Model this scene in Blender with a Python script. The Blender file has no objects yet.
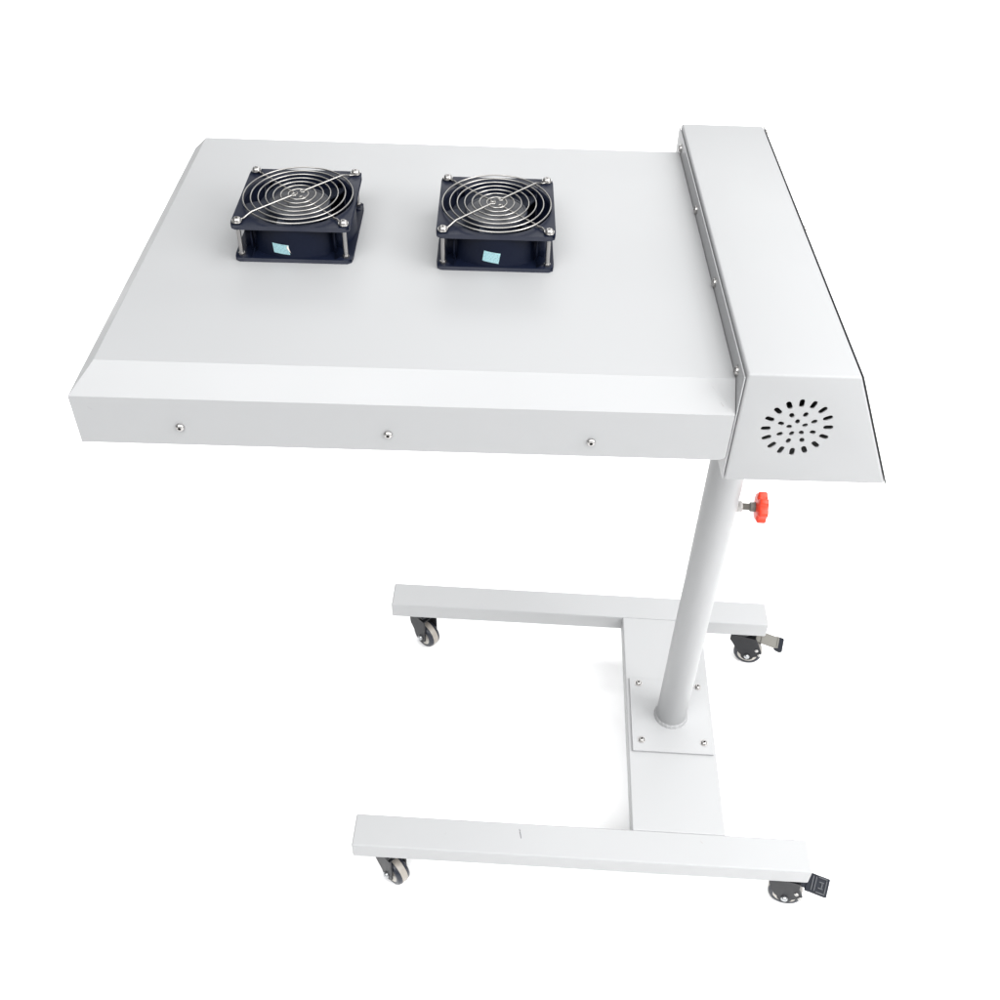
import bpy, bmesh, math, random
from mathutils import Vector, Matrix
random.seed(3)
R = math.radians
scene = bpy.context.scene
col = scene.collection
Z0 = .0625                                   # floor height in the measured frame
PO = Vector((.6568, .2601))                 # post axis on the floor

# ------------------------------------------------------------------ materials
def new_mat(name, color, rough=.5, metal=0., spec=.5, coat=0.):
    m = bpy.data.materials.new(name); m.use_nodes = True
    b = m.node_tree.nodes['Principled BSDF']
    b.inputs['Base Color'].default_value = (*color, 1)
    b.inputs['Roughness'].default_value = rough
    b.inputs['Metallic'].default_value = metal
    b.inputs['Specular IOR Level'].default_value = spec
    b.inputs['Coat Weight'].default_value = coat
    return m

def noise_dress(m, scale=60, bump=.1, dist=.0004, rlo=None, rhi=None, cvar=0., big=6):
    """fine bump plus slow variation of gloss and colour"""
    nt = m.node_tree; N = nt.nodes; L = nt.links; b = N['Principled BSDF']
    tc = N.new('ShaderNodeTexCoord')
    n1 = N.new('ShaderNodeTexNoise'); n1.inputs['Scale'].default_value = scale; n1.inputs['Detail'].default_value = 3
    L.new(tc.outputs['Object'], n1.inputs['Vector'])
    bp = N.new('ShaderNodeBump'); bp.inputs['Strength'].default_value = bump; bp.inputs['Distance'].default_value = dist
    L.new(n1.outputs['Fac'], bp.inputs['Height']); L.new(bp.outputs['Normal'], b.inputs['Normal'])
    n2 = N.new('ShaderNodeTexNoise'); n2.inputs['Scale'].default_value = big; n2.inputs['Detail'].default_value = 5
    L.new(tc.outputs['Object'], n2.inputs['Vector'])
    if rlo is not None:
        mr = N.new('ShaderNodeMapRange'); mr.inputs['From Min'].default_value = .3; mr.inputs['From Max'].default_value = .7
        mr.inputs['To Min'].default_value = rlo; mr.inputs['To Max'].default_value = rhi
        L.new(n2.outputs['Fac'], mr.inputs['Value']); L.new(mr.outputs['Result'], b.inputs['Roughness'])
    if cvar:
        c = b.inputs['Base Color'].default_value[:]
        mx = N.new('ShaderNodeMix'); mx.data_type = 'RGBA'
        mx.inputs[6].default_value = (c[0]*(1-cvar), c[1]*(1-cvar), c[2]*(1-cvar), 1)
        mx.inputs[7].default_value = (min(1, c[0]*(1+cvar)), min(1, c[1]*(1+cvar)), min(1, c[2]*(1+cvar)), 1)
        L.new(n2.outputs['Fac'], mx.inputs[0]); L.new(mx.outputs[2], b.inputs['Base Color'])
    return m

COAT = (.310, .313, .317)
coat_m = noise_dress(new_mat('powder_coat', COAT, .42, spec=.4), 900, .10, .00025, .38, .5, .02)
rail_m = noise_dress(new_mat('rail_coat_lifted', tuple(c*1.14 for c in COAT), .42, spec=.4), 900, .10, .00025, .38, .5, .02)  # the hood's coat, lightened in place of light the low rails lack
frame_m = noise_dress(new_mat('frame_coat_lifted', tuple(c*1.14 for c in COAT), .42, spec=.4), 900, .10, .00025, .38, .5, .02)  # same lightened coat: missing light on the stand put into its colour
floor_m = noise_dress(new_mat('white_floor', (.96, .96, .96), .7, spec=.2), 40, .05, .001, .65, .75, .01, 1.2)
black_m = noise_dress(new_mat('black_plastic', (.0042, .0065, .0165), .42, spec=.16), 500, .15, .0002, .34, .50, .1, 40)
blade_m = noise_dress(new_mat('fan_blade_plastic', (.013, .016, .025), .36, spec=.28), 300, .1, .0002, .3, .45, .1, 40)
hubgrey_m = noise_dress(new_mat('hub_label', (.034, .036, .042), .42, spec=.4), 300, .05, .0002, .35, .5, .1, 40)
chrome_m = noise_dress(new_mat('plated_wire', (.36, .35, .335), .38, 1.), 300, .05, .0001, .28, .40, .06, 60)
steel_m = noise_dress(new_mat('zinc_steel', (.43, .42, .41), .33, 1.), 300, .08, .0001, .26, .42, .08, 60)
recess_m = new_mat('recess_shade', (.03, .028, .026), .5, .6)  # dark colour stands in for the shade inside the sockets
gloss_m = noise_dress(new_mat('black_enamel', (.010, .0105, .013), .42, spec=.25), 200, .1, .0002, .34, .5, .2, 60)
panel_m = noise_dress(new_mat('control_panel_black', (.018, .019, .020), .4), 200, .1, .0002, .34, .46, .1, 30)
red_m = noise_dress(new_mat('red_knob_plastic', (.70, .040, .013), .38, spec=.4), 200, .1, .0002, .28, .4, .05, 60)
cyan_m = None
tyre_m = noise_dress(new_mat('wheel_dark', (.024, .027, .036), .34, spec=.3), 200, .1, .0002, .22, .36, .2, 80)
band_m = noise_dress(new_mat('wheel_tread_highlight', (.30, .275, .245), .3), 200, .1, .0002, .35, .5, .12, 90)  # beige ring: the glossy tyre's reflection put into the colour
hub_m = noise_dress(new_mat('wheel_hub_cream', (.55, .52, .47), .3), 200, .05, .0002, .25, .4, .08, 80)
cap_m = noise_dress(new_mat('axle_cap_chrome', (.40, .41, .42), .3, 1.), 200, .05, .0001, .24, .36, .05, 60)
pedal_m = noise_dress(new_mat('pedal_black', (.010, .012, .018), .5, spec=.15), 300, .15, .0003, .45, .6, .2, 80)
arm_m = noise_dress(new_mat('pedal_metal', (.15, .145, .13), .5, .3), 300, .2, .0002, .45, .6, .15, 80)
nut_m = noise_dress(new_mat('nut_steel', (.34, .33, .32), .4, 1.), 300, .1, .0001, .34, .48, .1, 80)
rib_m = noise_dress(new_mat('pedal_worn_rib', (.045, .048, .055), .5), 300, .2, .0003, .4, .6, .3, 120)
weld_m = noise_dress(new_mat('painted_weld', COAT, .5, spec=.4), 350, .5, .001, .4, .6, .05, 200)
tray_m = noise_dress(new_mat('heater_underside', (.12, .11, .10), .6), 200, .1, .0003, .5, .7, .1, 20)

def sticker_mat():
    m = new_mat('cyan_sticker', (.36, .66, .70), .5)
    nt = m.node_tree; N = nt.nodes; L = nt.links; b = N['Principled BSDF']
    tc = N.new('ShaderNodeTexCoord')
    mp = N.new('ShaderNodeMapping'); mp.inputs['Scale'].default_value = (1400, 1, 620)
    L.new(tc.outputs['Object'], mp.inputs['Vector'])
    n = N.new('ShaderNodeTexNoise'); n.inputs['Scale'].default_value = 1.; n.inputs['Detail'].default_value = 1
    L.new(mp.outputs['Vector'], n.inputs['Vector'])
    r = N.new('ShaderNodeValToRGB'); r.color_ramp.elements[0].position = .50; r.color_ramp.elements[1].position = .62
    r.color_ramp.elements[0].color = (.56, .86, .90, 1); r.color_ramp.elements[1].color = (.36, .62, .68, 1)
    L.new(n.outputs['Fac'], r.inputs['Fac']); L.new(r.outputs['Color'], b.inputs['Base Color'])
    return m
cyan_m = sticker_mat()

def add_marks(m, marks):
    """small scuffs with a shape of their own: (ax,ay,az, bx,by,bz, half width, colour) in object space"""
    nt = m.node_tree; N = nt.nodes; L = nt.links; b = N['Principled BSDF']
    src = b.inputs['Base Color'].links[0].from_socket
    tc = N.new('ShaderNodeTexCoord')
    nz = N.new('ShaderNodeTexNoise'); nz.inputs['Scale'].default_value = 700
    L.new(tc.outputs['Object'], nz.inputs['Vector'])
    def V(op, a=None, b_=None):
        n = N.new('ShaderNodeVectorMath'); n.operation = op
        for i, x in enumerate((a, b_)):
            if x is None: continue
            if isinstance(x, (tuple, Vector)): n.inputs[i].default_value = tuple(x)
            else: L.new(x, n.inputs[i])
        return n
    def M(op, a, b_=None, clamp=False):
        n = N.new('ShaderNodeMath'); n.operation = op; n.use_clamp = clamp
        for i, x in enumerate((a, b_)):
            if x is None: continue
            if isinstance(x, (int, float)): n.inputs[i].default_value = x
            else: L.new(x, n.inputs[i])
        return n.outputs[0]
    for A, B, w, c, s in marks:
        A = Vector(A); B = Vector(B); ab = B-A; ll = max(ab.length_squared, 1e-10)
        pa = V('SUBTRACT', tc.outputs['Object'], A)
        d = V('DOT_PRODUCT', pa.outputs[0], ab)
        t = M('MULTIPLY', d.outputs['Value'], 1/ll, True)
        sc = V('SCALE'); sc.inputs[0].default_value = ab; L.new(t, sc.inputs['Scale'])
        q = V('SUBTRACT', pa.outputs[0], sc.outputs[0])
        ln = V('LENGTH', q.outputs[0])
        wob = M('MULTIPLY', nz.outputs['Fac'], w*1.4)
        dd = M('SUBTRACT', M('ADD', ln.outputs['Value'], wob), w*1.3)
        f = M('MULTIPLY', M('MULTIPLY', dd, -1.6/w, True), s)
        mx = N.new('ShaderNodeMix'); mx.data_type = 'RGBA'
        L.new(f, mx.inputs[0]); L.new(src, mx.inputs[6]); mx.inputs[7].default_value = (*c, 1)
        src = mx.outputs[2]
    L.new(src, b.inputs['Base Color'])

# ------------------------------------------------------------------ mesh helpers
def link(name, bm, mats, parent=None, loc=(0, 0, 0), rz=0., bevel=0., seg=3, ang=38, recalc=True):
    if recalc: bmesh.ops.recalc_face_normals(bm, faces=bm.faces)
    me = bpy.data.meshes.new(name); bm.to_mesh(me); bm.free()
    if not isinstance(mats, (list, tuple)): mats = [mats]
    for m in mats: me.materials.append(m)
    o = bpy.data.objects.new(name, me); col.objects.link(o)
    o.location = loc; o.rotation_euler = (0, 0, rz)
    if parent: o.parent = parent
    for f in me.polygons: f.use_smooth = True
    if bevel:
        b = o.modifiers.new('edge', 'BEVEL'); b.width = bevel; b.segments = seg
        b.limit_method = 'ANGLE'; b.angle_limit = R(ang); b.harden_normals = True
    else:
        me.set_sharp_from_angle(angle=R(ang))
    return o

def box(bm, x0, x1, y0, y1, z0, z1, mi=0, M=None):
    vs = [bm.verts.new(v) for v in ((x0,y0,z0),(x1,y0,z0),(x1,y1,z0),(x0,y1,z0),(x0,y0,z1),(x1,y0,z1),(x1,y1,z1),(x0,y1,z1))]
    if M: 
        for v in vs: v.co = M @ v.co
    for i in ((3,2,1,0),(4,5,6,7),(0,1,5,4),(1,2,6,5),(2,3,7,6),(3,0,4,7)):
        f = bm.faces.new([vs[k] for k in i]); f.material_index = mi
    return vs

def prism(bm, pts, axis, a, b, mi=0):
    """closed polygon pts (2D) extruded along axis from a to b"""
    def P(u, v, w): return {'x': (w, u, v), 'y': (u, w, v), 'z': (u, v, w)}[axis]
    A = [bm.verts.new(P(u, v, a)) for u, v in pts]; B = [bm.verts.new(P(u, v, b)) for u, v in pts]
    fs = [bm.faces.new(A), bm.faces.new(B[::-1])]
    n = len(pts)
    for i in range(n): fs.append(bm.faces.new((A[i], B[i], B[(i+1) % n], A[(i+1) % n])))
    for f in fs: f.material_index = mi
    return A, B

def lathe(bm, prof, n=32, M=None, mi=0, mis=None, sy=1.):
    """profile of (r, h) about z; r=0 closes"""
    rings = []
    for r, h in prof:
        if r < 1e-7: rings.append([bm.verts.new((0, 0, h))])
        else: rings.append([bm.verts.new((r*math.cos(2*math.pi*k/n), sy*r*math.sin(2*math.pi*k/n), h)) for k in range(n)])
    if M:
        for rg in rings:
            for v in rg: v.co = M @ v.co
    for j in range(len(rings)-1):
        a, b = rings[j], rings[j+1]
        for k in range(n):
            k2 = (k+1) % n
            if len(a) == 1 and len(b) == 1: continue
            if len(a) == 1: f = bm.faces.new((a[0], b[k2], b[k]))
            elif len(b) == 1: f = bm.faces.new((a[k], a[k2], b[0]))
            else: f = bm.faces.new((a[k], a[k2], b[k2], b[k]))
            f.material_index = mis[j] if mis else mi

def tube(bm, path, r, n=10, closed=False, mi=0):
    path = [Vector(p) for p in path]; m = len(path)
    rings = []; up = None
    for i, p in enumerate(path):
        if closed: t = path[(i+1) % m]-path[i-1]
        else: t = path[min(i+1, m-1)]-path[max(i-1, 0)]
        t.normalize()
        if up is None:
            up = Vector((0, 0, 1)) if abs(t.z) < .9 else Vector((1, 0, 0))
        s = t.cross(up).normalized(); u = s.cross(t).normalized(); up = u
        rings.append([bm.verts.new(p+s*(r*math.cos(2*math.pi*k/n))+u*(r*math.sin(2*math.pi*k/n))) for k in range(n)])
    for i in range(m if closed else m-1):
        a, b = rings[i], rings[(i+1) % m]
        for k in range(n): bm.faces.new((a[k], a[(k+1) % n], b[(k+1) % n], b[k])).material_index = mi
    if not closed:
        bm.faces.new(rings[0][::-1]).material_index = mi; bm.faces.new(rings[-1]).material_index = mi

def round_rect(hx, hy, r, n=6):
    out = []
    for cx, cy, a0 in ((hx-r, hy-r, 0), (-hx+r, hy-r, 90), (-hx+r, -hy+r, 180), (hx-r, -hy+r, 270)):
        for k in range(n+1):
            a = R(a0+90*k/n); out.append((cx+r*math.cos(a), cy+r*math.sin(a)))
    return out

def button_screw(bm, r, h, M, hexsock=True):
    """domed head with a real socket recess; axis local +z"""
    s = r*.42; d = h*.55; n = 24
    prof = [(r, 0), (r, h*.25), (r*.93, h*.55), (r*.75, h*.85), (r*.5, h), (s, h)]
    rings = []
    for rr, hh in prof: rings.append([bm.verts.new(M @ Vector((rr*math.cos(2*math.pi*k/n), rr*math.sin(2*math.pi*k/n), hh))) for k in range(n)])
    def hx(k, rad):
        a = 2*math.pi*k/n
        if hexsock: q = rad*math.cos(math.pi/6)/math.cos((a % (math.pi/3))-math.pi/6)
        else:
            c = abs(math.cos(a)); s_ = abs(math.sin(a))
            q = rad*(1.25 if max(c, s_) > .93 else .42)
        return q*math.cos(a), q*math.sin(a)
    for hh, mi in ((h, 0), (h-d, 1)):
        rings.append([bm.verts.new(M @ Vector((*hx(k, s), hh))) for k in range(n)])
    for j in range(len(rings)-1):
        for k in range(n):
            f = bm.faces.new((rings[j][k], rings[j][(k+1) % n], rings[j+1][(k+1) % n], rings[j+1][k]))
            f.material_index = 1 if j >= len(prof) else 0
    bm.faces.new(rings[-1]).material_index = 1

def look(axis):
    """matrix turning +z to axis"""
    return Vector((0, 0, 1)).rotation_difference(Vector(axis)).to_matrix().to_4x4()

def apply_bool(o, cutter):
    """subtract cutter from o once and drop the cutter"""
    m = o.modifiers.new('cut', 'BOOLEAN'); m.operation = 'DIFFERENCE'; m.object = cutter; m.solver = 'EXACT'
    dg = bpy.context.evaluated_depsgraph_get(); dg.update()
    me = bpy.data.meshes.new_from_object(o.evaluated_get(dg))
    old = o.data; o.modifiers.clear(); o.data = me; bpy.data.meshes.remove(old)
    bpy.data.objects.remove(cutter, do_unlink=True)

# ------------------------------------------------------------------ setting
bm = bmesh.new()
bmesh.ops.create_grid(bm, x_segments=8, y_segments=8, size=60)
fl = link('floor', bm, floor_m); fl['kind'] = 'structure'

# ------------------------------------------------------------------ the machine
root = bpy.data.objects.new('flash_dryer', None); col.objects.link(root)
root.location = (PO.x, PO.y, 0); root.empty_display_size = .1
root['label'] = 'light grey flash dryer on a wheeled stand with two black fans on its flat heater'
root['category'] = 'flash dryer'
def T(x, y, z): return (x-PO.x, y-PO.y, z-Z0)      # measured frame -> machine frame

# hood -------------------------------------------------------------
L, D = .5696, .4562
cl, cf, cb = .0211, .0239, .0211
zt, zc, zw = 1.0545, 1.0314, .9790
bm = bmesh.new()
def ring(pts): return [bm.verts.new(T(*q)) for q in pts]
rb = ring([(-cl,-cf,zw),(L,-cf,zw),(L,D+cb,zw),(-cl,D+cb,zw)])
rc = ring([(-cl,-cf,zc),(L,-cf,zc),(L,D+cb,zc),(-cl,D+cb,zc)])
rt_ = ring([(0,0,zt),(L,0,zt),(L,D,zt),(0,D,zt)])
for a, b in ((rb, rc), (rc, rt_)):
    for i in range(4): bm.faces.new((a[i], a[(i+1)%4], b[(i+1)%4], b[i]))
bm.faces.new(rt_)
# the top is closed, black discs in the fans imitate dark air holes; the bottom is an open tray
ri = ring([(-cl+.002,-cf+.002,zw),(L-.002,-cf+.002,zw),(L-.002,D+cb-.002,zw),(-cl+.002,D+cb-.002,zw)])
rj = ring([(-cl+.002,-cf+.002,zw+.03),(L-.002,-cf+.002,zw+.03),(L-.002,D+cb-.002,zw+.03),(-cl+.002,D+cb-.002,zw+.03)])
for a, b in ((rb, ri), (ri, rj)):
    for i in range(4): bm.faces.new((b[i], b[(i+1)%4], a[(i+1)%4], a[i]))
f = bm.faces.new(rj[::-1]); f.material_index = 1
hood = link('heater_hood', bm, [coat_m, tray_m], root, bevel=.0014, seg=3, ang=25)
# rounded lower right corner of the front wall
bm = bmesh.new(); bm.from_mesh(hood.data)
es = [e for e in bm.edges if all(abs(v.co.x-T(L,0,0)[0]) < 1e-6 for v in e.verts)
      and any(abs(v.co.z-T(0,0,zw)[2]) < 1e-6 for v in e.verts) and all(v.co.z < T(0,0,zw+.001)[2] for v in e.verts)]
bmesh.ops.bevel(bm, geom=es, offset=.007, segments=6, profile=.5, affect='EDGES')
bmesh.ops.recalc_face_normals(bm, faces=bm.faces)
bm.to_mesh(hood.data); bm.free()
for p in hood.data.polygons: p.use_smooth = True
MY = look((0, -1, 0))
for i, (x, z) in enumerate(((.0725, .9999), (.2603, .9982), (.4446, .9963))):
    bm = bmesh.new(); button_screw(bm, .0040, .0028, Matrix.Rotation(.4*i, 4, 'Z'))
    bm.transform(MY)
    link('screw', bm, [steel_m, recess_m], hood, T(x, -cf-.0002, z), ang=50)

# control box --------------------------------------------------------
bx, by0, by1, zb, zbb = .5702, -.0247, .4855, 1.0775, .9557
wt, wb = .1005, .1532
LP = .0023                                   # left panel stands this far outside the folded cover
def trap(ins=0., dz=0.):
    return [(bx+LP+ins, zbb+ins), (bx+wb-ins*1.5, zbb+ins), (bx+wt-ins*1.2, zb-ins), (bx+LP+ins, zb-ins)]
bm = bmesh.new()
prism(bm, [(T(x,0,0)[0], T(0,0,z)[2]) for x, z in trap()], 'y', T(0,by0,0)[1], T(0,by1,0)[1])
es = [e for e in bm.edges]
bmesh.ops.recalc_face_normals(bm, faces=bm.faces)
bmesh.ops.bevel(bm, geom=es, offset=.0024, segments=4, profile=.5, affect='EDGES')
cover = link('control_box', bm, coat_m, root)
bm = bmesh.new()                             # hollow
prism(bm, [(T(x,0,0)[0], T(0,0,z)[2]) for x, z in trap(.004)], 'y', T(0,by0+.0014,0)[1], T(0,by1-.003,0)[1])
apply_bool(cover, link('cut', bm, panel_m, root))
bm = bmesh.new()                             # cooling slots through the front sheet
vc = (.6268, 1.0202)
def slot(ang, r, ln, wd):
    c, s = math.cos(ang), math.sin(ang); pts = []
    h = ln/2-wd/2
    for k in range(7):
        a = -math.pi/2+math.pi*k/6; pts.append((h+wd/2*math.cos(a), wd/2*math.sin(a)))
    for k in range(7):
        a = math.pi/2+math.pi*k/6; pts.append((-h+wd/2*math.cos(a), wd/2*math.sin(a)))
    out = [(vc[0]+(r+u)*c-v*s, vc[1]+(r+u)*s+v*c) for u, v in pts]
    prism(bm, [(T(x,0,0)[0], T(0,0,z)[2]) for x, z in out], 'y', T(0,by0-.004,0)[1], T(0,by0+.010,0)[1])
for k in range(16): slot(R(93.2+22.5*k), .0277, .0090, .0047)
for k in range(8): slot(R(28.5+45*k), .0158, .0058, .0043)
for k in range(5): slot(R(26.4+72*k), .0073, .0052, .0041)
apply_bool(cover, link('cut', bm, panel_m, root))
for p in cover.data.polygons: p.use_smooth = True
cover.data.set_sharp_from_angle(angle=R(38))
# left sheet with its screws
bm = bmesh.new()
box(bm, T(bx,0,0)[0], T(bx+LP-.0009,0,0)[0], T(0,by0+.0012,0)[1], T(0,by1+.001,0)[1], T(0,0,zbb+.001)[2], T(0,0,zb-.0046)[2])
sp = link('side_panel', bm, coat_m, cover, bevel=.0004, seg=2)
ML = look((-1, 0, 0))
for i, y in enumerate((.4516, .2996, .1495, .0028)):
    bm = bmesh.new(); button_screw(bm, .0042, .0030, Matrix.Rotation(.5*i, 4, 'Z'), False)
    lathe(bm, [(.0052, -.0002), (.0052, .0006), (.004, .0006)], 24)
    bm.transform(ML)
    link('screw', bm, [steel_m, recess_m], sp, T(bx-.0002, y, 1.0612), ang=50)
# dark control panel on the sloping right face
nv = Vector((zb-zbb, 0, wb-wt)).normalized()      # outward normal in xz
e0 = Vector((bx+wb, 0, zbb)); e1 = Vector((bx+wt, 0, zb))
def PP(t, o):
    q = e0.lerp(e1, t)+nv*o
    return (T(q.x,0,0)[0], T(0,0,q.z)[2])
bm = bmesh.new()
prism(bm, [PP(-.004, .0005), PP(-.004, .0016), PP(.994, .0016), PP(.994, .0005)], 'y', T(0,by0+.0008,0)[1], T(0,by1-.0006,0)[1])
cp = link('control_panel', bm, panel_m, cover, bevel=.0003, seg=2)
cp['label'] = 'black control panel'
MR = look(nv)
for y in (.4829-.006, .2403):
    bm = bmesh.new(); button_screw(bm, .0030, .0026, Matrix.Identity(4), False); bm.transform(MR)
    q = e0.lerp(e1, .965)+nv*.0018
    link('screw', bm, [steel_m, recess_m], cp, T(q.x, y, q.z), ang=50)

# fans ---------------------------------------------------------------
HF, FY = .0398, 1.045
def fan_parts():
    """returns a finished fan standing at its base centre"""
    hx, hy = .0590, .0590*FY
    bm = bmesh.new()
    N = 96
    def flange(z0, z1, rin):
        def out(k):
            a = 2*math.pi*k/N; c, s = math.cos(a), math.sin(a)
            q = min(hx/abs(c) if abs(c) > 1e-9 else 9, hy/abs(s) if abs(s) > 1e-9 else 9)
            x, y = q*c, q*s
            r = .0065                       # round the corner
            cx, cy = math.copysign(hx-r, x), math.copysign(hy-r, y)
            if abs(x) > hx-r and abs(y) > hy-r:
                d = Vector((x-cx, y-cy)).normalized()*r; x, y = cx+d.x, cy+d.y
            return x, y
        o0 = [bm.verts.new((*out(k), z0)) for k in range(N)]; o1 = [bm.verts.new((*out(k), z1)) for k in range(N)]
        cs = [(rin*math.cos(2*math.pi*k/N), rin*FY*math.sin(2*math.pi*k/N)) for k in range(N)]
        i0 = [bm.verts.new((x, y, z0)) for x, y in cs]; i1 = [bm.verts.new((x, y, z1)) for x, y in cs]
        for k in range(N):
            j = (k+1) % N
            bm.faces.new((o0[k], o0[j], o1[j], o1[k])); bm.faces.new((i0[j], i0[k], i1[k], i1[j]))
            bm.faces.new((o1[k], o1[j], i1[j], i1[k])); bm.faces.new((i0[k], i0[j], o0[j], o0[k]))
    flange(0, .0042, .0525); flange(HF-.0046, HF, .0562)
    # barrel
    lathe(bm, [(.0578, .0042), (.0572, .008), (.0572, HF-.010), (.0578, HF-.0046)], N, sy=FY)
    lathe(bm, [(.0525, .0042), (.0545, .010), (.0562, HF-.0046)], N, sy=FY)
    lathe(bm, [(.0525, .0008), (0, .0008)], 48, sy=FY)                       # black disc in place of the shade in an air hole
    for q in range(4):                                                        # motor struts
        box(bm, .029, .0535, -.002, .002, .003, .007, M=Matrix.Rotation(R(20+90*q), 4, 'Z'))
    # gussets in the four corners
    for sx in (-1, 1):
        for sy in (-1, 1):
            for a, b in ((.0415, 0), (0, .0415)):
                if a:
                    box(bm, sx*a-.0008, sx*a+.0008, min(sy*.034, sy*.0490)*FY, max(sy*.034, sy*.0490)*FY, .004, HF-.0045)
                else:
                    box(bm, min(sx*.034, sx*.0490), max(sx*.034, sx*.0490), (sy*b-.0008)*FY, (sy*b+.0008)*FY, .004, HF-.0045)
            # raised wedge on both flanges
            for z0, z1, zz in ((.0042, .0042, .0095), (HF-.0046, HF-.0046, HF-.010)):
                pts = [(sx*.0415, sy*.0575*FY), (sx*.0575, sy*.0415*FY), (sx*.0440, sy*.0415*FY), (sx*.0400, sy*.0440*FY)]
                vs = [bm.verts.new((x, y, z0)) for x, y in pts]; ws = [bm.verts.new((x, y, z0 if i < 2 else zz)) for i, (x, y) in enumerate(pts)]
                for i in (1, 2, 3): bm.faces.new((vs[i], vs[(i+1) % 4], ws[(i+1) % 4], ws[i]))
                bm.faces.new(ws)
    fan = link('cooling_fan', bm, black_m, root, bevel=.0006, seg=2, ang=40, recalc=False)
    m = bmesh.new(); m.from_mesh(fan.data); bmesh.ops.recalc_face_normals(m, faces=m.faces); m.to_mesh(fan.data); m.free()
    # impeller
    bm = bmesh.new()
    lathe(bm, [(.0318, .008), (.0318, HF-.0062), (.0308, HF-.0050), (.0285, HF-.0048)], 64, sy=FY)
    lathe(bm, [(.0285, HF-.0048), (.0283, HF-.0053), (.012, HF-.0053), (.0115, HF-.0048), (0, HF-.0048)], 64, sy=FY, mi=1)
    for q in range(5):
        a0 = R(72*q+30); nu, nr = 10, 6
        g = []
        for i in range(nr+1):
            t = i/nr; r = .031+.0232*t
            row = []
            for j in range(nu+1):
                u = j/nu; a = a0+R(60)*(u-.1)+R(14)*t
                z = HF-.0075-.024*u+.0035*math.sin(math.pi*u)
                row.append(Vector((r*math.cos(a), r*FY*math.sin(a), z)))
            g.append(row)
        top = [[bm.verts.new(p) for p in row] for row in g]; bot = [[bm.verts.new(p-Vector((0, 0, .0016))) for p in row] for row in g]
        for i in range(nr):
            for j in range(nu):
                bm.faces.new((top[i][j], top[i+1][j], top[i+1][j+1], top[i][j+1])); bm.faces.new((bot[i][j], bot[i][j+1], bot[i+1][j+1], bot[i+1][j]))
        for i in range(nr):
            bm.faces.new((top[i][0], bot[i][0], bot[i+1][0], top[i+1][0])); bm.faces.new((top[i][nu], top[i+1][nu], bot[i+1][nu], bot[i][nu]))
        for j in range(nu): bm.faces.new((top[nr][j], bot[nr][j], bot[nr][j+1], top[nr][j+1]))
    link('impeller', bm, [blade_m, hubgrey_m], fan, ang=40)
    # wire guard
    bm = bmesh.new(); zg = HF+.0034; w = .00080; GY = FY*1.055
    for i in range(7):
        r = .0102+.00752*i
        tube(bm, [(r*math.cos(2*math.pi*k/80), r*GY*math.sin(2*math.pi*k/80), zg) for k in range(80)], w, 8, True)
    for q in range(4):
        a = R(45+90*q); c, s = math.cos(a), math.sin(a)
        def pt(r, z): return (r*c, r*s*FY, z)
        za = zg+(2*w-.0001)*(1 if q % 2 == 0 else -.9)
        pth = [pt(.0112, za-.0002), pt(.0085, za), pt(.0105, za)] if False else [pt(.0075, za)]
        pth += [pt(.02, za), pt(.035, za), pt(.0520, za), pt(.0565, za), pt(.0595, za-.0008), pt(.0640, HF+.0024), pt(.0668, HF+.0013)]
        # loop under the screw head
        ce = Vector((.0525, .0525*FY)) if False else Vector((.07425*c, .07425*s*FY))
        lo = [(ce.x+.0042*math.cos(a+math.pi+2*math.pi*k/14), ce.y+.0042*math.sin(a+math.pi+2*math.pi*k/14), HF+.0010) for k in range(1, 14)]
        tube(bm, pth+lo, w*1.1, 8)
        # small curl where the arm ends on the inner ring
        k0 = Vector(pt(.0075, za)); tube(bm, [k0+Vector((.0022*math.cos(t)*c-.0022*math.sin(t)*s-.0022*c, (.0022*math.cos(t)*s+.0022*math.sin(t)*c-.0022*s)*FY, 0)) for t in [R(300*k/12) for k in range(13)]], w, 8)
    gd = link('finger_guard', bm, chrome_m, fan, ang=60); gd['label'] = 'bright round wire guard'
    # long screws through the four corners
    for q in range(4):
        sx, sy = ((-1, -1), (1, -1), (1, 1), (-1, 1))[q]
        bm = bmesh.new()
        lathe(bm, [(0, .0042), (.0022, .0042), (.0022, HF-.0004), (0, HF-.0004)], 16)
        lathe(bm, [(.0034, .0042), (.0034, .0066), (0, .0066)], 6)
        lathe(bm, [(.0050, HF+.0018), (.0050, HF+.0025), (0, HF+.0025)], 24)
        button_screw(bm, .0042, .0026, Matrix.Translation((0, 0, HF+.0025)) @ Matrix.Rotation(.7*q+.3, 4, 'Z'), False)
        link('mounting_screw', bm, [steel_m, recess_m], fan, (sx*.0523, sy*.0523*FY, 0), ang=45)
    return fan
def copy_tree(o, parent):
    c = o.copy(); col.objects.link(c); c.parent = parent
    for ch in list(o.children): copy_tree(ch, c)
    return c
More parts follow.
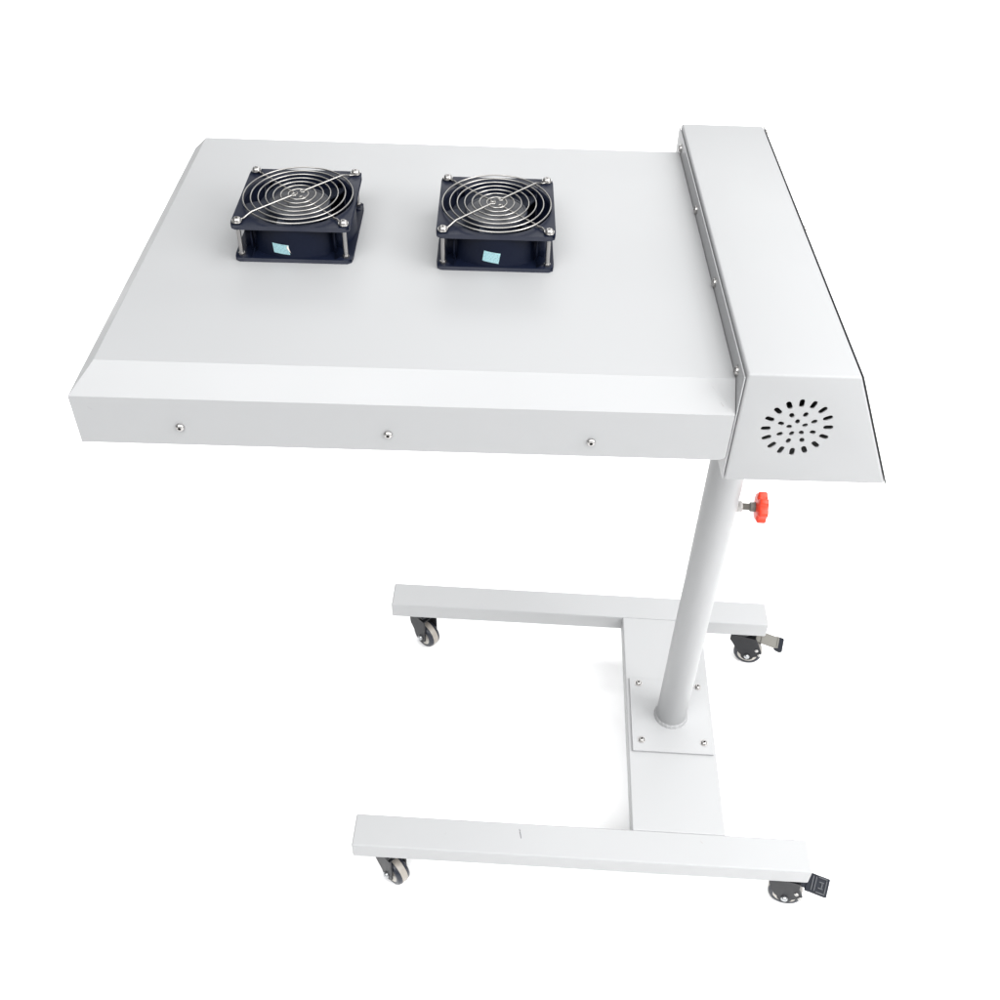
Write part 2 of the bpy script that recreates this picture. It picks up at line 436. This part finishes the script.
def sticker(fan, x, z, rot, w, h, peel):
    """small label bent onto the front of the barrel"""
    bm = bmesh.new(); nx = 8; rows = []
    for j in range(5):
        row = []
        for i in range(nx+1):
            u, v = (i/nx-.5)*w, (j/4-.5)*h
            if peel: u += v*-.12
            du = x+u*math.cos(rot)-v*math.sin(rot); dz = u*math.sin(rot)+v*math.cos(rot)
            y = -FY*math.sqrt(max(1e-9, .0577**2-du*du))
            row.append((bm.verts.new((du-x, y+FY*.0577, dz))))
        rows.append(row)
    for j in range(4):
        for i in range(nx):
            f = bm.faces.new((rows[j][i], rows[j][i+1], rows[j+1][i+1], rows[j+1][i]))
    bmesh.ops.solidify(bm, geom=bm.faces[:], thickness=.00015)
    if peel:                                  # white corner lifted at the upper right
        a = Vector((w*.42, 0, h*.50)); t = [bm.verts.new(p) for p in (a, a+Vector((w*.16, -.0004, -h*.85)), a+Vector((-w*.06, -.0010, -h*.25)))]
        bm.faces.new(t).material_index = 1
    link('sticker', bm, [cyan_m, hub_m], fan, (x, -FY*.0577-.0003, z), ang=60)['label'] = 'pale cyan sticker'
fan_a = fan_parts(); fan_b = copy_tree(fan_a, root)
fan_a.location = T(.1495, .2352, zt+.0002); fan_a.rotation_euler.z = .0053
fan_b.location = T(.3523, .2305, zt+.0002); fan_b.rotation_euler.z = .0043
fan_a['label'] = 'fan nearest the free end'; fan_b['label'] = 'fan nearest the control box'
sticker(fan_a, -.0112, .0140, R(-3), .0165, .0105, True)
sticker(fan_b, -.0040, .0150, R(-9), .0165, .0115, False)

# post, base plate, knob ----------------------------------------------
PHI = -.03577
base = link_root = None
zr, zl = .1844-Z0, .1525-Z0
def zrot(o): o.rotation_euler.z = PHI
bm = bmesh.new(); pr_ = .0238
lathe(bm, [(0, zr+.0042), (pr_, zr+.0042), (pr_, zbb-Z0-.0002), (0, zbb-Z0-.0002)], 64)
post = link('post', bm, coat_m, root)
bm = bmesh.new()                               # bumpy weld bead
n = 120; P_ = []
tb = [(pr_+.0012, .0)]
for k in range(n):
    a = 2*math.pi*k/n; ridge = .0007*abs(math.sin(k*.55))+.0003*random.random()
    P_.append([bm.verts.new(((pr_-.001+q*1.0)*math.cos(a), (pr_-.001+q*1.0)*math.sin(a), zr+.0037+h)) for q, h in ((0, .0048+ridge), (.0018+ridge, .0034+ridge), (.0034+ridge, .0012), (.0038+ridge, 0))])
for k in range(n):
    for j in range(3): bm.faces.new((P_[k][j], P_[(k+1) % n][j], P_[(k+1) % n][j+1], P_[k][j+1]))
link('weld_bead', bm, weld_m, post)

# frame: two rails and the beam between them
fw = .0524
f0, b0, a0, a1 = -.25995, .20714, -.4832, .1887
sx0, sx1 = -.0707, .0684
def rail(y0):
    bm = bmesh.new()
    xc, yc = (a0+a1)/2, y0+fw/2
    box(bm, a0-xc, a1-xc, -fw/2, fw/2, zl, zr)
    c, s = math.cos(PHI), math.sin(PHI)
    return link('base_rail', bm, rail_m, root, (c*xc-s*yc, s*xc+c*yc, 0), PHI, bevel=.0030, seg=4), xc, yc
rail_f, rxc, ryf = rail(f0)
rail_b = rail_f.copy(); rail_b.data = rail_f.data.copy(); rail_b.data.materials[0] = frame_m; col.objects.link(rail_b)
yb = b0+fw/2; c_, s_ = math.cos(PHI), math.sin(PHI)
rail_b.location = (c_*rxc-s_*yb, s_*rxc+c_*yb, 0); rail_b.parent = root
bm = bmesh.new()
box(bm, sx0, sx1, f0+fw-.0005, b0+.0005, zl+.0006, zr-.0006)
beam = link('cross_beam', bm, frame_m, root, rz=PHI, bevel=.0024, seg=4)
bm = bmesh.new()
box(bm, -.0646, .0634, -.0709, .0720, zr-.0005, zr+.0036)
plate = link('base_plate', bm, frame_m, root, rz=PHI, bevel=.0007, seg=2)
for i, (x, y) in enumerate(((-.0497, .0610), (.0487, .0596), (-.0500, -.0507), (.0495, -.0505))):
    bm = bmesh.new(); lathe(bm, [(.0062, 0), (.0062, .0006), (.004, .0006)], 24)
    button_screw(bm, .0048, .0034, Matrix.Translation((0, 0, .0006)) @ Matrix.Rotation(.6*i, 4, 'Z'))
    link('screw', bm, [steel_m, recess_m], plate, (x, y, zr+.0036), ang=45)
# knob: lobed head on a bolt with a nut against the post
kz = .6575-Z0
bm = bmesh.new(); MX = look((1, 0, 0))
prof = [(.0, .0), (.0085, .0), (.0095, .0012), (.0098, .0052)]
lathe(bm, [(0, -.004), (.0042, -.004)] + [(.0042+.0005*((i+1) % 2), .0006*i) for i in range(50)] + [(0, .0300)], 20, mi=1)      # threaded shank
lathe(bm, [(.0088, -.0004), (.0088, .0012), (.0074, .0012), (.0078, .0018), (.0078, .0074), (.0070, .0080), (.0036, .0080)], 6, mi=2)
lathe(bm, [(.0042, .0175), (.0064, .0185), (.0066, .0255), (.0066, .0270)], 24, mi=1)
nl = 7
def star(r0, z, dr):
    pts = []
    for k in range(112):
        a = 2*math.pi*k/112; s = math.cos(nl*a)
        pts.append(Vector(((r0+dr*max(-1, min(1, 1.6*s)))*math.cos(a), (r0+dr*max(-1, min(1, 1.6*s)))*math.sin(a), z)))
    return pts
rings = [[bm.verts.new(p) for p in star(*q)] for q in ((.0090, .0252, .0), (.0150, .0258, .0006), (.0182, .0276, .0016), (.0192, .0286, .0017), (.0194, .0296, .0018), (.0194, .0376, .0018), (.0188, .0388, .0017), (.0170, .0394, .0010))]
for a, b in zip(rings[:-1], rings[1:]):
    for k in range(112): bm.faces.new((a[k], a[(k+1) % 112], b[(k+1) % 112], b[k]))
bm.faces.new(rings[0][::-1]); bm.faces.new(rings[-1])
bm.transform(MX)
kn = link('locking_knob', bm, [red_m, arm_m, nut_m], post, (pr_-.0010, 0, kz), PHI, ang=32)
kn['label'] = 'red lobed knob'

# casters --------------------------------------------------------------
CH = zl                                       # from the rail's underside to the floor
def caster(off, brake):
    Rw = .0255; za = -(CH-Rw)
    bm = bmesh.new()
    box(bm, -.021, .021, -.019, .019, -.0034, -.0002)
    lathe(bm, [(0, -.0034), (.0175, -.0034), (.0185, -.006), (.0185, -.0125), (.0160, -.0145), (0, -.0145)], 32)
    # yoke: crown and two cheeks
    xr = .020 if not brake else .026
    crown = [(-.019, -.0150), (xr, -.0150), (xr, -.0175), (-.019, -.0175)]
    prism(bm, crown, 'y', -.0160, .0160)
    for s in (-1, 1):
        pts = [(-.019, -.0150), (xr, -.0150)]
        ra = .0115
        x_in = off+ra+(.004 if brake else 0)
        pts.append((max(xr, x_in), -.030)); 
        if brake: pts.append((off+.024, za+.016)); pts.append((off+.020, za+.006))
        for k in range(9):
            a = R(0-180*k/8); pts.append((off+ra*math.cos(a), za+ra*math.sin(a)))
        pts += [(-.0170, -.044), (-.0185, -.034)] if not brake else [(off-.0165, za+.004), (off-.0235, za+.016), (-.0185, -.030)]
        y0, y1 = (s*.0128, s*.0155) if s > 0 else (s*.0155, s*.0128)
        prism(bm, pts, 'y', y0, y1)
    ca = link('caster', bm, gloss_m, root, bevel=.0007, seg=2, ang=40)
    # wheel
    bm = bmesh.new(); MYw = look((0, 1, 0))
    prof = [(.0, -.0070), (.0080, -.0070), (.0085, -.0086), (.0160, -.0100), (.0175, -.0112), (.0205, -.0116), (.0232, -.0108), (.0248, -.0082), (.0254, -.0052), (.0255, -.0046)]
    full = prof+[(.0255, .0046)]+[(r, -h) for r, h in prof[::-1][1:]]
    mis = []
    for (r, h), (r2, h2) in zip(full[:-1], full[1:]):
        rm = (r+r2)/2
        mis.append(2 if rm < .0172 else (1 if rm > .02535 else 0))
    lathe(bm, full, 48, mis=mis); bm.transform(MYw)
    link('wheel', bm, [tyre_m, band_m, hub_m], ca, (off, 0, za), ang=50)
    # axle bolt heads
    bm = bmesh.new()
    lathe(bm, [(0, -.0205), (.0024, -.0203), (.0046, -.0188), (.0052, -.0170), (.0052, -.0154)], 24)
    lathe(bm, [(.0052, .0154), (.0052, .0170), (.0046, .0188), (.0024, .0203), (0, .0205)], 24)
    lathe(bm, [(.0035, -.0156), (.0035, .0156)], 16)
    bm.transform(MYw)
    link('axle_cap', bm, cap_m, ca, (off, 0, za), ang=50)
    if brake:
        for s in (-1, 1):                     # rivets of the brake on both cheeks
            for x, z, r in ((off+.014, za+.020, .0034), (off+.021, za+.010, .0034)):
                bm = bmesh.new()
                lathe(bm, [(r, 0), (r, .0010), (r*.6, .0022), (0, .0024)], 16, M=look((0, s, 0)))
                link('rivet', bm, steel_m, ca, (x, s*.0154, z), ang=50)
        bm = bmesh.new()
        # steel strap out of the yoke, then a ribbed pad
        tilt = Matrix.Translation((xr-.001-PEDX, 0, -.022)) @ Matrix.Rotation(R(10), 4, 'Y') @ Matrix.Rotation(R(PEDROLL), 4, 'X')
        box(bm, -.008, PEDPAD+.008, -.0105, .0105, -.0016, .0008, 0 if PEDPAD < .03 else 1, tilt)
        pw, pl0, pl1 = .0138, PEDPAD, .0545
        sec = [(pl0, -.0016), (pl0+.004, -.0036), (pl1-.004, -.0050), (pl1, -.0030), (pl1+.001, .0012), (pl1-.002, .0036), (pl0+.006, .0036), (pl0, .0022)]
        A, B = prism(bm, sec, 'y', -pw, pw)
        for v in A+B: v.co = tilt @ v.co
        if PEDPAD < .03:                                        # raised ribs worn to grey
            for x0 in (pl0+.007, pl0+.0115): box(bm, x0, x0+.0018, -pw+.0030, pw-.0030, .0034, .0050, 2, tilt)
            for sg in (-1, 1):
                box(bm, pl0+.015, pl1-.004, sg*(pw-.0028)-.0009, sg*(pw-.0028)+.0009, .0034, .0052, 2, tilt)
                box(bm, pl0+.017, pl1-.008, sg*.0045-.0009, sg*.0045+.0009, .0034, .0052, 2, tilt)
            box(bm, pl0+.0215, pl0+.0235, -.0035, .0035, .0034, .0051, 2, tilt)
            box(bm, pl1-.0055, pl1-.0038, -pw+.0040, pw-.0040, .0034, .0051, 2, tilt)
        else:                                                   # strap turned up into a folded plate
            box(bm, .014, pl0+.004, -.0125, .0125, .0010, .0030, 1, tilt)
            box(bm, pl0+.003, pl0+.006, -.0120, .0120, .0032, .0046, 1, tilt)
        link('brake_pedal', bm, [pedal_m, arm_m, rib_m], ca, bevel=.0006, seg=2)
    return ca
PEDROLL = 24; PEDPAD = .0215; PEDX = .0115
def at(o, x, y, rz):
    o.location = (c_*x-s_*y, s_*x+c_*y, zl); o.rotation_euler.z = PHI+rz
ca = caster(.010, False); at(ca, -.4335, ryf, R(-42))
cb_ = copy_tree(ca, root); at(cb_, -.431, yb, R(-42))
cc = caster(.0115, True); at(cc, .161, ryf, R(-14))
PEDROLL = 8; PEDPAD = .040; PEDX = .0035
cd = caster(.0185, True); at(cd, .1535, yb, R(-14))
for o in (cc, cd): o['label'] = 'caster with a brake pedal'

# scuffs on the paint (object space of rails and hood)
add_marks(rail_m, [((.0020-.0930, .0150, zr), (.0020-.0905, .0015, zr), .0019, (.05, .05, .06), .9),
                   ((.177, .0130, zr), (.1795, .0105, zr), .0012, (.26, .20, .15), .5),
                   ((-.20, .004, zr), (-.2005, .000, zr), .0010, (.24, .22, .2), .3)])
def tm(x, y, z): return T(x, y, z)
add_marks(coat_m, [(tm(.548, -.005, zt-.005), tm(.553, -.009, zt-.009), .0008, (.22, .2, .18), .35),
                   (tm(.557, -.016, zt-.0155), tm(.559, -.018, zt-.0175), .0010, (.2, .17, .15), .5),
                   (tm(-.006, -cf, 1.020), tm(-.003, -cf, 1.017), .0012, (.24, .24, .25), .35),
                   (tm(.552, -cf, 1.002), tm(.5522, -cf, 1.0018), .0009, (.2, .18, .17), .5)])

# ------------------------------------------------------------------ light
w = bpy.data.worlds.new('World'); scene.world = w; w.use_nodes = True
w.node_tree.nodes['Background'].inputs['Color'].default_value = (.93, .97, 1, 1)
w.node_tree.nodes['Background'].inputs['Strength'].default_value = .16
def area(name, loc, target, sx, sy, power, color=(1, 1, 1)):
    l = bpy.data.lights.new(name, 'AREA'); l.shape = 'RECTANGLE'; l.size = sx; l.size_y = sy; l.energy = power; l.color = color
    o = bpy.data.objects.new(name, l); col.objects.link(o); o.location = loc
    o.rotation_euler = (Vector(target)-Vector(loc)).to_track_quat('-Z', 'Y').to_euler()
    return o
area('overhead_fill', (.2, 1.8, 6.0), (.2, 1.8, 0), 9, 9, 185)  # added lamp, whitens the floor and lifts the shade beside the beam
area('rear_fill', (1.2, 6.8, 4.2), (.6, 5.0, 0), 6, 2.5, 180)  # added lamp behind, lights the far floor and the hood's back
area('far_floor_fill', (.4, 2.6, 3.4), (.4, 6.0, 0), 7, 2.0, 260)  # added lamp facing away from the machine, only whitens the far floor
area('front_left_fill', (-1.2, -2.6, 4.2), (.5, .1, .7), 2.5, 2.5, 150)  # added lamp, thins the shadow on the floor under the hood
area('front_softbox', (.3, -3.5, 4.5), (.4, .1, .7), 2.5, 2.5, 60)
area('rail_top_fill', (.8, -1.3, 4.2), (.5, .1, .7), 2, 2, 50)  # added steep lamp, brightens the tops of the rails
area('key_softbox', (2.6, -2.6, 3.6), (.5, .1, .7), 4.0, 4.0, 40)
area('stand_fill', (2.2, -.7, 1.8), (.6, .1, .1), 1.4, 1.4, 60)  # added low lamp, brightens the stand below the hood
area('right_softbox', (3.0, .6, 4.5), (.5, .1, .7), 2.5, 2.5, 100)

# ------------------------------------------------------------------ camera
cam = bpy.data.cameras.new('Camera'); co = bpy.data.objects.new('Camera', cam); col.objects.link(co)
pitch, yaw, roll = .750524, -.0093376, .0350313
ct, st = math.cos(pitch), math.sin(pitch); cy, sy = math.cos(yaw), math.sin(yaw)
fwd = Vector((-sy*ct, cy*ct, -st)); rgt = Vector((cy, sy, 0)); up = rgt.cross(fwd)
rgt, up = rgt*math.cos(roll)+up*math.sin(roll), up*math.cos(roll)-rgt*math.sin(roll)
M = Matrix((rgt, up, -fwd)).transposed().to_4x4(); M.translation = (.356936, -.761658, 1.609092-Z0)
co.matrix_world = M
cam.sensor_width = 36; cam.lens = 36*1054.464/1000; cam.clip_start = .05; cam.clip_end = 300
scene.camera = co
vs = scene.view_settings
vs.view_transform = 'Standard'; vs.look = 'None'; vs.gamma = 1; vs.exposure = 0; vs.use_curve_mapping = False
